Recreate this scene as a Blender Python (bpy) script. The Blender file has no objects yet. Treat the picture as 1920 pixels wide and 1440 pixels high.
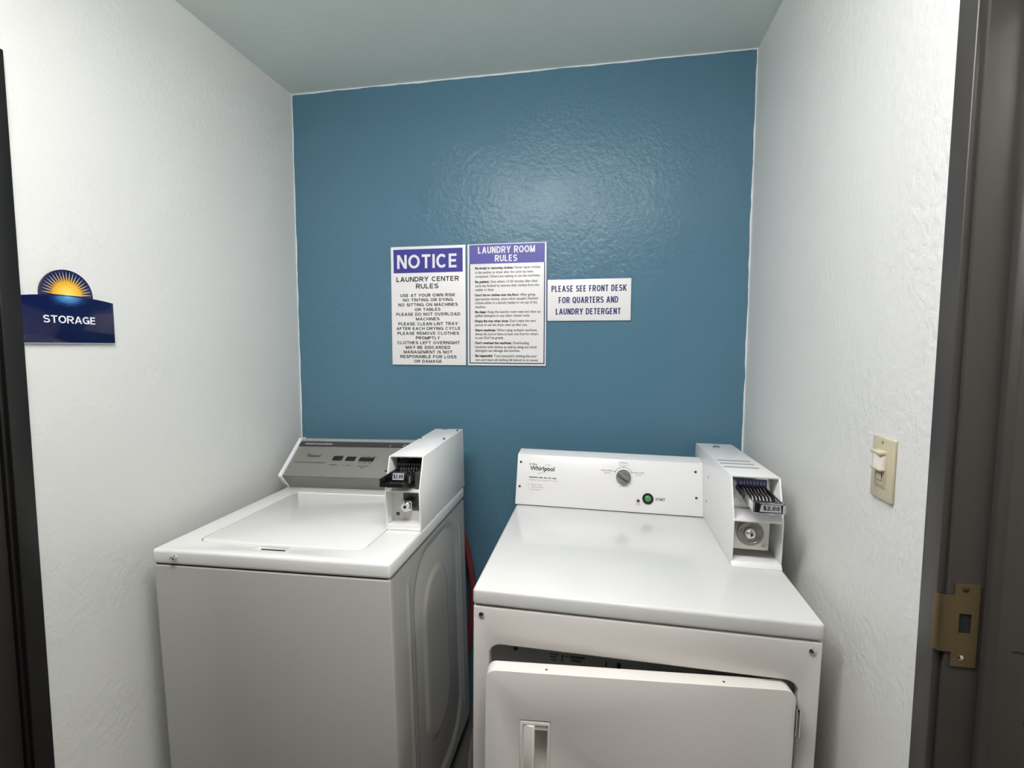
import bpy, bmesh, math, random
from mathutils import Matrix, Vector
C = bpy.context.scene
COL = C.collection
R_ = Matrix.Rotation

# ------------------------------------------------------------------ camera
CZ = 1.4791
cam_d = bpy.data.cameras.new('camera'); cam = bpy.data.objects.new('camera', cam_d); COL.objects.link(cam)
cam_d.sensor_fit = 'HORIZONTAL'; cam_d.sensor_width = 36.0; cam_d.lens = 930.6 / 1920 * 36.0
cam_d.clip_start = 0.02
cam.matrix_world = Matrix.Translation((0, 0, CZ)) @ R_(0.1825, 4, 'Z') @ R_(-0.07646, 4, 'X') @ R_(-0.00219, 4, 'Y') @ R_(math.pi/2, 4, 'X')
C.camera = cam
# ------------------------------------------------------------------ world and exposure
W = bpy.data.worlds.new('world'); C.world = W; W.use_nodes = True
W.node_tree.nodes['Background'].inputs[0].default_value = (0.75, 0.8, 0.85, 1)
W.node_tree.nodes['Background'].inputs[1].default_value = 0.05
C.view_settings.view_transform = 'Standard'; C.view_settings.look = 'None'
C.view_settings.gamma = 1.0; C.view_settings.use_curve_mapping = False
C.view_settings.exposure = 0.0
LAMP_STRENGTH = 32.5
SIDE_FILL = 25.0
LAMP = (-0.90, 0.24, 0.26, 0.52)          # x0, x1, y0, y1 of the ceiling fixture's diffuser
# ------------------------------------------------------------------ room numbers
XL, XR, YB, H = -1.2677, 0.5036, 1.9047, 2.4988
YF = -5.0                                  # far end of the corridor, behind the camera
JL0, JL1 = -0.10, 0.838                    # left doorway along Y
JR0, JR1 = -0.12, 0.806                    # right doorway along Y
DH = 2.06

# ------------------------------------------------------------------ materials
def srgb(r, g, b):
    f = lambda c: (c/255/12.92) if c/255 <= 0.04045 else ((c/255+0.055)/1.055)**2.4
    return (f(r), f(g), f(b), 1)
def mat(name, col, rough=0.5, metal=0.0, bump=None, coat=0.0, spec=0.5, emit=None):
    m = bpy.data.materials.new(name); m.use_nodes = True
    nt = m.node_tree; b = nt.nodes['Principled BSDF']
    c = col if len(col) == 4 else (*col, 1)
    b.inputs['Base Color'].default_value = c
    b.inputs['Roughness'].default_value = rough; b.inputs['Metallic'].default_value = metal
    b.inputs['Coat Weight'].default_value = coat; b.inputs['Specular IOR Level'].default_value = spec
    if emit:
        b.inputs['Emission Color'].default_value = (*emit[:3], 1); b.inputs['Emission Strength'].default_value = emit[3]
    if bump:
        scale, dist, strength = bump
        tc = nt.nodes.new('ShaderNodeTexCoord'); n = nt.nodes.new('ShaderNodeTexNoise')
        n.inputs['Scale'].default_value = scale; n.inputs['Detail'].default_value = 3.0; n.inputs['Roughness'].default_value = 0.55
        bp = nt.nodes.new('ShaderNodeBump'); bp.inputs['Distance'].default_value = dist; bp.inputs['Strength'].default_value = strength
        nt.links.new(tc.outputs['Object'], n.inputs['Vector']); nt.links.new(n.outputs['Fac'], bp.inputs['Height'])
        nt.links.new(bp.outputs['Normal'], b.inputs['Normal'])
    return m

def wall_paint(name, col, rough, scale=58.0, dist=0.005, strength=0.5, spec=0.5):
    """orange-peel roller paint: two noise layers, with flattened patches"""
    m = mat(name, col, rough, spec=spec); nt = m.node_tree; b = nt.nodes['Principled BSDF']
    tc = nt.nodes.new('ShaderNodeTexCoord')
    n1 = nt.nodes.new('ShaderNodeTexNoise'); n1.inputs['Scale'].default_value = scale; n1.inputs['Detail'].default_value = 4
    n2 = nt.nodes.new('ShaderNodeTexNoise'); n2.inputs['Scale'].default_value = scale*2.7; n2.inputs['Detail'].default_value = 2
    n3 = nt.nodes.new('ShaderNodeTexNoise'); n3.inputs['Scale'].default_value = 5; n3.inputs['Detail'].default_value = 2
    mx = nt.nodes.new('ShaderNodeMath'); mx.operation = 'MULTIPLY_ADD'; mx.inputs[1].default_value = 0.35
    ra = nt.nodes.new('ShaderNodeMapRange'); ra.inputs[1].default_value = 0.35; ra.inputs[2].default_value = 0.65; ra.inputs[3].default_value = 0.45; ra.inputs[4].default_value = 1.0
    mu = nt.nodes.new('ShaderNodeMath'); mu.operation = 'MULTIPLY'
    bp = nt.nodes.new('ShaderNodeBump'); bp.inputs['Distance'].default_value = dist; bp.inputs['Strength'].default_value = strength
    for n in (n1, n2, n3): nt.links.new(tc.outputs['Object'], n.inputs['Vector'])
    nt.links.new(n2.outputs['Fac'], mx.inputs[0]); nt.links.new(n1.outputs['Fac'], mx.inputs[2])
    nt.links.new(n3.outputs['Fac'], ra.inputs[0]); nt.links.new(mx.outputs[0], mu.inputs[0]); nt.links.new(ra.outputs[0], mu.inputs[1])
    nt.links.new(mu.outputs[0], bp.inputs['Height']); nt.links.new(bp.outputs['Normal'], b.inputs['Normal'])
    return m

M = {}
M['white_wall'] = wall_paint('white wall paint', srgb(226, 227, 222), 0.45)
M['ceiling'] = wall_paint('ceiling paint', srgb(232, 240, 234), 0.7, dist=0.002, strength=0.35)
M['floor'] = mat('floor tile', srgb(96, 92, 86), 0.35)
M['corridor'] = wall_paint('brown corridor paint', srgb(92, 84, 76), 0.55)
M['frame'] = mat('dark door frame paint', srgb(62, 59, 55), 0.38, bump=(35, 0.002, 0.12))
M['frame_black'] = mat('black door frame paint', srgb(19, 18, 16), 0.42, bump=(35, 0.002, 0.12))
M['collar'] = mat('dull lock collar', (0.30, 0.285, 0.25), 0.38, metal=1.0)
M['door'] = mat('dark door paint', srgb(40, 37, 35), 0.42, bump=(30, 0.002, 0.12))
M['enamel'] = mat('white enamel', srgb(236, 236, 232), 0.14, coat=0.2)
M['enamel_dryer'] = mat('white dryer enamel', srgb(217, 217, 214), 0.1, coat=0.2)
M['enamel_front'] = mat('white enamel panel', srgb(224, 220, 214), 0.22, coat=0.15, bump=(420, 0.0003, 0.12))
M['enamel_washer'] = mat('darkened washer enamel', srgb(182, 181, 174), 0.24, coat=0.12, bump=(420, 0.0003, 0.12))  # cabinet dimness put into the colour, greyer than the washer top
M['enamel_white'] = mat('bright white powder coat', srgb(235, 235, 233), 0.3)
M['recess'] = mat('bare grey steel', srgb(150, 152, 150), 0.45)
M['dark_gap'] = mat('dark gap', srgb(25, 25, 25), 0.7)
M['console_grey'] = mat('silver grey console film', srgb(132, 131, 126), 0.42, metal=0.15)
M['console_band'] = mat('dark console band', srgb(58, 54, 54), 0.4)
M['console_trim'] = mat('pale metal trim', srgb(175, 180, 178), 0.3, metal=0.5)
M['display'] = mat('black display window', srgb(14, 13, 14), 0.25)
M['chrome'] = mat('chrome', (0.75, 0.75, 0.76), 0.16, metal=1.0)
M['steel'] = mat('brushed steel', (0.60, 0.58, 0.55), 0.36, metal=1.0)
M['black_metal'] = mat('blackened metal', srgb(44, 44, 43), 0.32, metal=0.6)
M['grey_metal'] = mat('grey metal', srgb(92, 92, 90), 0.4, metal=0.6)
M['screw_dark'] = mat('dark screw', srgb(62, 56, 54), 0.45, metal=0.4)
M['ink_black'] = mat('black ink', srgb(24, 23, 24), 0.5)
M['ink_grey'] = mat('grey ink', srgb(118, 116, 114), 0.5)
M['ink_mid'] = mat('mid grey ink', srgb(78, 76, 74), 0.5)
M['ink_red'] = mat('faded red ink', srgb(172, 120, 114), 0.5)
M['ink_white'] = mat('white ink', srgb(238, 238, 240), 0.45)
M['ink_navy'] = mat('navy ink', srgb(44, 44, 108), 0.45)
M['knob'] = mat('grey knob plastic', srgb(118, 117, 116), 0.4)
M['knob_dark'] = mat('dark grey knob mark', srgb(58, 56, 55), 0.4)
M['button_black'] = mat('black button ring', srgb(18, 20, 18), 0.35)
M['button_green'] = mat('green button', srgb(70, 140, 80), 0.35)
M['led'] = mat('dark red indicator', srgb(80, 26, 28), 0.3)
M['sign_white'] = mat('white sign board', srgb(242, 241, 239), 0.35)
M['sign_blue'] = mat('blue sign band', srgb(58, 58, 148), 0.4)
M['sign_violet'] = mat('violet blue sign band', srgb(88, 84, 168), 0.4)
M['sign_border'] = mat('dark navy border', srgb(32, 32, 84), 0.4)
M['plaque_navy'] = mat('glossy navy plaque', srgb(6, 14, 62), 0.12, coat=0.4)
M['plaque_dome'] = mat('glossy dark navy dome', srgb(22, 24, 62), 0.2, coat=0.3)
M['plaque_edge'] = mat('pale acrylic edge', srgb(190, 196, 210), 0.3)
M['brass'] = mat('worn brass', (0.21, 0.155, 0.082), 0.42, metal=0.85)
M['brass_dark'] = mat('tarnished screw', srgb(84, 58, 42), 0.5, metal=0.5)
M['ivory'] = mat('ivory plastic', srgb(198, 189, 161), 0.4)
M['ivory_dark'] = mat('ivory groove', srgb(120, 110, 86), 0.6)
M['lens'] = mat('milky sensor lens', srgb(228, 222, 216), 0.3)
M['hose_red'] = mat('red rubber hose', srgb(122, 48, 52), 0.5)
M['hose_grey'] = mat('grey rubber hose', srgb(120, 120, 116), 0.5)
M['label_blue'] = mat('blue coin plate', srgb(84, 92, 150), 0.35, metal=0.3)
M['price'] = mat('price tag silver', srgb(182, 180, 190), 0.4)
M['diffuser'] = mat('lit lamp diffuser', (0.9, 0.9, 0.9), 0.5, emit=(1.0, 0.972, 0.985, LAMP_STRENGTH))
M['side_fill_diffuser'] = mat('added side room fill diffuser', (0.9, 0.9, 0.9), 0.5, emit=(1.0, 0.97, 0.92, SIDE_FILL))
M['lamp_housing'] = mat('lamp housing', srgb(225, 225, 222), 0.5)

def back_wall_material():
    """white wall with a blue painted field whose hand-cut edge stops short of the corners"""
    m = wall_paint('blue accent wall paint', (0.07, 0.20, 0.30), 0.25, scale=60, dist=0.005, strength=0.5, spec=0.24)
    nt = m.node_tree; b = nt.nodes['Principled BSDF']
    tc = nt.nodes.new('ShaderNodeTexCoord'); sp = nt.nodes.new('ShaderNodeSeparateXYZ'); nt.links.new(tc.outputs['Object'], sp.inputs[0])
    nz = nt.nodes.new('ShaderNodeTexNoise'); nz.inputs['Scale'].default_value = 9; nz.inputs['Detail'].default_value = 4; nt.links.new(tc.outputs['Object'], nz.inputs['Vector'])
    def edge(sock, sign, limit):
        a = nt.nodes.new('ShaderNodeMath'); a.operation = 'MULTIPLY_ADD'; a.inputs[1].default_value = 0.011; a.inputs[2].default_value = -limit
        nt.links.new(nz.outputs['Fac'], a.inputs[0])
        s = nt.nodes.new('ShaderNodeMath'); s.operation = 'MULTIPLY_ADD'; s.inputs[1].default_value = sign
        nt.links.new(sock, s.inputs[0]); nt.links.new(a.outputs[0], s.inputs[2])
        g = nt.nodes.new('ShaderNodeMath'); g.operation = 'LESS_THAN'; g.inputs[1].default_value = 0; nt.links.new(s.outputs[0], g.inputs[0])
        return g.outputs[0]
    e1 = edge(sp.outputs[0], -1, -XL + 0.001); e2 = edge(sp.outputs[0], 1, XR + 0.001); e3 = edge(sp.outputs[2], 1, H + 0.0005)
    p = nt.nodes.new('ShaderNodeMath'); p.operation = 'MULTIPLY'; nt.links.new(e1, p.inputs[0]); nt.links.new(e2, p.inputs[1])
    q = nt.nodes.new('ShaderNodeMath'); q.operation = 'MULTIPLY'; nt.links.new(p.outputs[0], q.inputs[0]); nt.links.new(e3, q.inputs[1])
    mx = nt.nodes.new('ShaderNodeMix'); mx.data_type = 'RGBA'; mx.inputs[6].default_value = srgb(226, 230, 230); mx.inputs[7].default_value = (0.092, 0.198, 0.27, 1)
    nt.links.new(q.outputs[0], mx.inputs[0]); nt.links.new(mx.outputs[2], b.inputs['Base Color'])
    return m
M['blue_wall'] = back_wall_material()

def radial_material(name, stops, rough, squash=1.0):
    m = mat(name, (0.5, 0.5, 0.5), rough, coat=0.2); nt = m.node_tree; b = nt.nodes['Principled BSDF']
    tc = nt.nodes.new('ShaderNodeTexCoord'); mp = nt.nodes.new('ShaderNodeMapping'); mp.inputs['Scale'].default_value = (0, 1, squash)
    ln = nt.nodes.new('ShaderNodeVectorMath'); ln.operation = 'LENGTH'
    dv = nt.nodes.new('ShaderNodeMath'); dv.operation = 'DIVIDE'; dv.inputs[1].default_value = 0.06
    cr = nt.nodes.new('ShaderNodeValToRGB')
    nt.links.new(tc.outputs['Object'], mp.inputs['Vector']); nt.links.new(mp.outputs[0], ln.inputs[0]); nt.links.new(ln.outputs['Value'], dv.inputs[0]); nt.links.new(dv.outputs[0], cr.inputs[0])
    el = cr.color_ramp.elements
    el[0].position, el[0].color = stops[0]; el[1].position, el[1].color = stops[-1]
    for pz, c in stops[1:-1]: e = el.new(pz); e.color = c
    nt.links.new(cr.outputs[0], b.inputs['Base Color'])
    return m
M['sun'] = radial_material('printed sun gradient', [(0.0, srgb(238, 226, 150)), (0.25, srgb(250, 212, 84)), (0.5, srgb(238, 178, 44)), (0.66, srgb(206, 160, 72)), (0.8, srgb(186, 176, 176)), (1.0, srgb(178, 178, 196))], 0.3)
M['glow'] = radial_material('printed blue burst', [(0.0, srgb(130, 186, 212)), (0.3, srgb(62, 128, 186)), (0.6, srgb(34, 76, 148)), (0.95, srgb(10, 20, 74))], 0.2, 1.55)

# ------------------------------------------------------------------ mesh helpers
def box(x0, x1, y0, y1, z0, z1, bev=0.0, seg=2):
    bm = bmesh.new()
    v = [bm.verts.new((x, y, z)) for x in (x0, x1) for y in (y0, y1) for z in (z0, z1)]
    for f in ((0,1,3,2), (4,6,7,5), (0,4,5,1), (2,3,7,6), (0,2,6,4), (1,5,7,3)): bm.faces.new([v[i] for i in f])
    bmesh.ops.recalc_face_normals(bm, faces=bm.faces)
    if bev: bmesh.ops.bevel(bm, geom=list(bm.edges), offset=bev, segments=seg, affect='EDGES', profile=0.5)
    return bm
def prism(pts, axis, a0, a1, bev=0.0, seg=2):
    """polygon in the two other axes (in xyz order) extruded along axis"""
    bm = bmesh.new()
    def p3(p, a):
        q = list(p); q.insert(axis, a); return q
    A = [bm.verts.new(p3(p, a0)) for p in pts]; B = [bm.verts.new(p3(p, a1)) for p in pts]
    bm.faces.new(A); bm.faces.new(B[::-1]); n = len(pts)
    for i in range(n): bm.faces.new((A[i], B[i], B[(i+1) % n], A[(i+1) % n]))
    bmesh.ops.recalc_face_normals(bm, faces=bm.faces)
    if bev: bmesh.ops.bevel(bm, geom=list(bm.edges), offset=bev, segments=seg, affect='EDGES', profile=0.5)
    return bm
def lathe(profile, seg=28, caps=True):
    """profile [(r, h)] around local Z"""
    bm = bmesh.new(); rings = []
    for r, h in profile:
        if r < 1e-7: rings.append([bm.verts.new((0, 0, h))])
        else: rings.append([bm.verts.new((r*math.cos(2*math.pi*i/seg), r*math.sin(2*math.pi*i/seg), h)) for i in range(seg)])
    for a, b in zip(rings, rings[1:]):
        for i in range(seg):
            j = (i+1) % seg
            q = [a[i % len(a)], a[j % len(a)], b[j % len(b)], b[i % len(b)]]
            q = list(dict.fromkeys(q))
            if len(q) >= 3: bm.faces.new(q)
    if caps:
        for r in (rings[0], rings[-1]):
            if len(r) > 2: bm.faces.new(r)
    bmesh.ops.recalc_face_normals(bm, faces=bm.faces)
    return bm
def tube(pts, r, seg=12):
    bm = bmesh.new(); rings = []; pts = [Vector(p) for p in pts]; up = Vector((0.13, 0.97, 0.2))
    for i, p in enumerate(pts):
        t = (pts[min(i+1, len(pts)-1)] - pts[max(i-1, 0)]).normalized()
        a = t.cross(up).normalized(); b = t.cross(a).normalized()
        rings.append([bm.verts.new(p + r*(math.cos(2*math.pi*k/seg)*a + math.sin(2*math.pi*k/seg)*b)) for k in range(seg)])
    for A, B in zip(rings, rings[1:]):
        for k in range(seg): bm.faces.new((A[k], A[(k+1) % seg], B[(k+1) % seg], B[k]))
    bm.faces.new(rings[0]); bm.faces.new(rings[-1])
    bmesh.ops.recalc_face_normals(bm, faces=bm.faces)
    return bm
def xf(bm, m): bmesh.ops.transform(bm, matrix=m, verts=bm.verts); return bm
def join(*bms):
    out = bmesh.new()
    for b in bms:
        me = bpy.data.meshes.new('t'); b.to_mesh(me); out.from_mesh(me); bpy.data.meshes.remove(me); b.free()
    return out
def basis(o, u, v):
    """matrix with local x along u, y along v, z out of the surface, origin o"""
    u = Vector(u).normalized(); v = Vector(v).normalized(); n = u.cross(v)
    m = Matrix((u, v, n)).transposed().to_4x4(); m.translation = Vector(o); return m
def facing(o, n, up=(0, 0, 1)):
    n = Vector(n).normalized(); v = (Vector(up) - Vector(up).dot(n)*n).normalized(); u = v.cross(n)
    return basis(o, u, v)
def obj(name, bm, m, parent=None, smooth=35, loc=None):
    me = bpy.data.meshes.new(name); bm.to_mesh(me); bm.free()
    for mm in (m if isinstance(m, (list, tuple)) else [m]): me.materials.append(mm)
    if smooth:
        for p in me.polygons: p.use_smooth = True
        me.set_sharp_from_angle(angle=math.radians(smooth))
    o = bpy.data.objects.new(name, me); COL.objects.link(o)
    if parent: o.parent = parent
    if loc: o.location = loc
    return o
def boolean(o, cutters, op='DIFFERENCE', bev=0.0, seg=3, angle=40):
    """cut the bmeshes out of o and apply, optionally rounding the sharp edges"""
    tmp = []
    for c in cutters:
        me = bpy.data.meshes.new('c'); c.to_mesh(me); c.free(); t = bpy.data.objects.new('c', me); COL.objects.link(t); tmp.append(t)
        t.matrix_world = o.matrix_basis.copy()
        md = o.modifiers.new('b', 'BOOLEAN'); md.object = t; md.operation = op; md.solver = 'EXACT'
    if bev:
        md = o.modifiers.new('v', 'BEVEL'); md.width = bev; md.segments = seg; md.limit_method = 'ANGLE'; md.angle_limit = math.radians(angle)
    par = o.parent; o.parent = None
    dg = bpy.context.evaluated_depsgraph_get(); dg.update()
    me = bpy.data.meshes.new_from_object(o.evaluated_get(dg)); old = o.data
    o.modifiers.clear(); o.data = me; me.name = old.name; bpy.data.meshes.remove(old)
    for p in me.polygons: p.use_smooth = True
    me.set_sharp_from_angle(angle=math.radians(35))
    o.parent = par
    for t in tmp: d = t.data; bpy.data.objects.remove(t); bpy.data.meshes.remove(d)
    return o
def rounded_rect(x0, x1, y0, y1, r, n=6):
    pts = []
    for cx, cy, a in ((x1-r, y1-r, 0), (x0+r, y1-r, 90), (x0+r, y0+r, 180), (x1-r, y0+r, 270)):
        for i in range(n+1):
            t = math.radians(a + 90*i/n); pts.append((cx + r*math.cos(t), cy + r*math.sin(t)))
    return pts
_txt = {}
def glyphs(s, bold, extrude=0.004):
    """text as flat extruded mesh in em units, (verts, faces, xmin, xmax, capheight)"""
    key = (s, bold)
    if key in _txt: return _txt[key]
    def mk(body):
        cu = bpy.data.curves.new('t', 'FONT'); cu.body = body; cu.size = 1.0; cu.offset = bold; cu.extrude = extrude; cu.resolution_u = 3
        o = bpy.data.objects.new('t', cu); COL.objects.link(o)
        dg = bpy.context.evaluated_depsgraph_get(); dg.update()
        me = bpy.data.meshes.new_from_object(o.evaluated_get(dg))
        V = [v.co.copy() for v in me.vertices]; F = [tuple(p.vertices) for p in me.polygons]
        bpy.data.objects.remove(o); bpy.data.curves.remove(cu); bpy.data.meshes.remove(me)
        return V, F
    V, F = mk(s); Hh, _ = mk('H')
    cap = max(v.y for v in Hh); base = min(v.y for v in Hh)
    _txt[key] = (V, F, min(v.x for v in V), max(v.x for v in V), cap - base, base)
    return _txt[key]

def _E(cx, cy, rx, ry, a0, a1, n=14): return [(cx+rx*math.cos(math.radians(a0+(a1-a0)*i/n)), cy+ry*math.sin(math.radians(a0+(a1-a0)*i/n))) for i in range(n+1)]
_P = [(0, 0), (0, 1)] + _E(.58, .74, .42, .26, 90, -90) + [(0, .48)]
_S = _E(.5, .755, .46, .245, 22, 270, 16)[:-1] + _E(.5, .255, .5, .255, 90, -158, 16)
def _d(*p): return ('d',) + p             # a slanted bar cut level at both ends
CAPS = {'A': (.98, [_d((0, 0), (.5, 1)), _d((1, 0), (.5, 1)), [(.2, .28), (.8, .28)]]), 'B': (.84, [[(0, .53), (.55, .53)], [(0, 0), (0, 1)] + _E(.55, .765, .4, .235, 90, -90) + _E(.58, .265, .42, .265, 90, -90) + [(0, 0)]]),
  'C': (.92, [_E(.5, .5, .5, .5, 42, 318, 24)]), 'D': (.88, [[(0, 0), (0, 1)] + _E(.42, .5, .58, .5, 90, -90, 20) + [(0, 0)]]), 'E': (.76, [[(1, 1), (0, 1), (0, 0), (1, 0)], [(0, .51), (.92, .51)]]), 'F': (.72, [[(1, 1), (0, 1), (0, -.1)], [(0, .49), (.88, .49)]]),
  'G': (.95, [_E(.5, .5, .5, .5, 42, 325, 24) + [(.98, .44), (.56, .44)], [(.985, .44), (.985, -.08)]]), 'H': (.84, [_d((0, 0), (0, 1)), _d((1, 0), (1, 1)), [(0, .51), (1, .51)]]), 'I': (None, [_d((.5, 0), (.5, 1))]),
  'K': (.90, [_d((0, 0), (0, 1)), _d((1, 1), (.02, .30)), _d((.36, .56), (1, 0))]), 'L': (.70, [[(0, 1.1), (0, 0), (1, 0)]]), 'M': (1.02, [_d((0, 0), (0, 1)), _d((1, 0), (1, 1)), _d((0, 1), (.5, 0)), _d((1, 1), (.5, 0))]), 'N': (.84, [_d((0, 0), (0, 1)), _d((1, 0), (1, 1)), _d((0, 1), (1, 0))]),
  'O': (1.0, [_E(.5, .5, .5, .5, 0, 360, 28)]), 'P': (.80, [_d((0, 0), (0, 1)), _P[1:]]), 'Q': (1.0, [_E(.5, .5, .5, .5, 0, 360, 28), _d((.6, .3), (1, -.03))]), 'R': (.88, [_d((0, 0), (0, 1)), _P[1:], _d((.5, .46), (1, 0))]), 'S': (.84, [_S]), 'T': (.82, [[(-.1, 1), (1.1, 1)], _d((.5, 0), (.5, .9))]),
  'U': (.84, [[(0, 1.1)] + _E(.5, .34, .5, .34, 180, 360, 16) + [(1, 1.1)]]), 'V': (.94, [_d((0, 1), (.5, 0)), _d((1, 1), (.5, 0))]), 'W': (1.34, [_d((0, 1), (.25, 0)), _d((.5, 1), (.25, 0)), _d((.5, 1), (.75, 0)), _d((1, 1), (.75, 0))]), 'Y': (.92, [_d((0, 1), (.5, .40)), _d((1, 1), (.5, .40)), _d((.5, 0), (.5, .45))]),
  'X': (.9, [_d((0, 0), (1, 1)), _d((0, 1), (1, 0))]), '0': (.74, [_E(.5, .5, .5, .5, 0, 360, 24)]), '2': (.74, [_E(.5, .73, .5, .27, 165, -35, 14) + [(0, 0), (1.1, 0)]]), '$': (.76, [_S, _d((.5, -.1), (.5, 1.1))]), '.': (None, [_d((.5, 0), (.5, .19))])}
def ribbon(bm, pts, s, z0, z1):
    """a stroke of width s along pts with mitred joints, as a thin slab"""
    P = [Vector(p) for p in pts]; closed = (P[0]-P[-1]).length < 1e-9 and len(P) > 3
    if closed: P = P[:-1]
    n = len(P); Lf = []; Rt = []
    for i, p in enumerate(P):
        a = (p - P[i-1]) if (i > 0 or closed) else None; b = (P[(i+1) % n] - p) if (i < n-1 or closed) else None
        a = a.normalized() if a is not None else b.normalized(); b = b.normalized() if b is not None else a
        na = Vector((-a.y, a.x)); nb = Vector((-b.y, b.x)); m = na+nb
        m = na if m.length < 1e-6 else m.normalized(); k = min(1/max(m.dot(na), 0.2), 2.2)
        Lf.append(p + m*(s/2*k)); Rt.append(p - m*(s/2*k))
    L1 = [bm.verts.new((q.x, q.y, z1)) for q in Lf]; R1 = [bm.verts.new((q.x, q.y, z1)) for q in Rt]; L0 = [bm.verts.new((q.x, q.y, z0)) for q in Lf]; R0 = [bm.verts.new((q.x, q.y, z0)) for q in Rt]
    for i in range(n if closed else n-1):
        j = (i+1) % n
        bm.faces.new((R1[i], R1[j], L1[j], L1[i])); bm.faces.new((L1[i], L1[j], L0[j], L0[i])); bm.faces.new((R0[i], R0[j], R1[j], R1[i]))
    if not closed:
        bm.faces.new((L0[0], R0[0], R1[0], L1[0])); bm.faces.new((R0[-1], L0[-1], L1[-1], R1[-1]))
def cap_text(bm, s, u0, u1, vb, ch, weight, z0, z1):
    """grotesque capitals drawn as strokes, fitted to u0..u1"""
    kx = 1.0
    for _ in range(6):
        st = weight*ch*min(1.0, kx)**0.55
        wid = lambda c: 0.40*ch*kx if c == ' ' else (st if CAPS[c][0] is None else CAPS[c][0]*ch*kx)
        tot = sum(wid(c) for c in s) + 0.13*ch*kx*(len(s)-1)
        if u1 is None: break
        kx *= (u1-u0)/tot
    x = u0
    for c in s:
        w = wid(c)
        if c != ' ':
            for k, pl in enumerate(CAPS[c][1]):
                zt_ = z1 + (z1-z0)*0.14*k
                if pl[0] == 'd':
                    (a0, b0), (a1, b1) = pl[1:]
                    dxy = abs(a1-a0)*(w-st)/(abs(b1-b0)*ch); hw = min(st*math.hypot(1, dxy), st*1.7)
                    if c in 'NMW': hw = min(hw, st*1.25)
                    pa = (x + hw/2 + a0*(w-hw), vb + b0*ch); pb = (x + hw/2 + a1*(w-hw), vb + b1*ch)
                    if pa[1] > pb[1]: pa, pb = pb, pa
                    q = [(pa[0]-hw/2, pa[1]), (pa[0]+hw/2, pa[1]), (pb[0]+hw/2, pb[1]), (pb[0]-hw/2, pb[1])]
                    lo = [bm.verts.new((*r, z0)) for r in q]; hi = [bm.verts.new((*r, zt_)) for r in q]
                    bm.faces.new(hi)
                    for i in range(4): bm.faces.new((lo[i], lo[(i+1) % 4], hi[(i+1) % 4], hi[i]))
                else: ribbon(bm, [(x + st/2 + a*(w-st), min(max(vb + st/2 + b*(ch-st), vb), vb+ch)) for a, b in pl], st, z0, zt_)
        x += w + 0.13*ch*kx
def lettering(name, lines, m, parent, frame, depth=0.0004, lift=0.0001, extra=()):
    """lines: (string, u0, u1, v_base, cap_height, bold) in the frame's plane; width fitted to u0..u1 (u1 None: natural, narrowed by 0.85)"""
    bm = bmesh.new()
    for s, u0, u1, vb, ch, bold in lines:
        if s == '$2.00' or (s.isupper() and len(s) > 1):
            cap_text(bm, s, u0, u1, vb, ch, 0.125 + 3.1*bold, lift, lift+depth); continue
        V, F, a, b, cap, base = glyphs(s, bold)
        sy = ch/cap; sx = (u1-u0)/(b-a) if u1 is not None else sy*0.85
        zs = [v.z for v in V]; z0 = min(zs); z1 = max(zs)
        vs = [bm.verts.new(((v.x-a)*sx + u0, (v.y-base)*sy + vb, lift + depth*((v.z-z0)/(z1-z0)))) for v in V]
        for f in F:
            try: bm.faces.new([vs[i] for i in f])
            except ValueError: pass
    if extra: bm = join(bm, *extra)
    xf(bm, frame)
    return obj(name, bm, m, parent, smooth=0)
def bars(rects, frame, depth=0.0003):
    """small print too fine to read: u0, u1, v0, v1"""
    return xf(join(*[box(a, b, c, d, 0, depth) for a, b, c, d in rects]), frame)
def tag(o, label=None, cat=None, group=None, kind=None):
    if label: o['label'] = label
    if cat: o['category'] = cat
    if group: o['group'] = group
    if kind: o['kind'] = kind
    return o
def empty(name, loc=(0, 0, 0), rot=(0, 0, 0)):
    o = bpy.data.objects.new(name, None); COL.objects.link(o); o.location = loc; o.rotation_euler = rot; o.empty_display_size = 0.1
    return o
def struct(name, bm, m, parent=None, smooth=35):
    o = obj(name, bm, m, parent, smooth)
    if not parent: o['kind'] = 'structure'
    return o

# ------------------------------------------------------------------ room shell
T = 0.13
struct('floor', box(XL-T-0.05, XR+1.3, YF-0.1, YB+T, -0.1, 0.0), M['floor'], smooth=0)
cb = box(XL-T-0.05, XR+1.3, YF-0.1, YB+T, H, H+0.16)
ceil = struct('ceiling', cb, M['ceiling'], smooth=0)
struct('wall_back', box(XL-T, XR+T, YB, YB+T, 0, H), M['blue_wall'], smooth=0)
struct('wall_left', join(box(XL-T, XL, JL1, YB, 0, H), box(XL-T, XL, JL0, JL1, DH, H)), M['white_wall'], smooth=0)
struct('wall_corridor_left', box(XL-T, XL, YF, JL0, 0, H), M['corridor'], smooth=0)
struct('wall_right', join(box(XR, XR+T, JR1, YB, 0, H), box(XR, XR+T, JR0, JR1, DH, H)), M['white_wall'], smooth=0)
struct('wall_corridor_right', box(XR, XR+T, YF, JR0, 0, H), M['corridor'], smooth=0)
struct('wall_front', box(XL-T, XR+T, YF-T, YF, 0, H), M['door'], smooth=0)
struct('wall_side_room', join(box(XR+1.1, XR+1.2, -0.9, 1.6, 0, H), box(XR+T, XR+1.1, 1.5, 1.6, 0, H), box(XR+T, XR+1.1, -0.9, -0.8, 0, H)), M['white_wall'], smooth=0)

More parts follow.
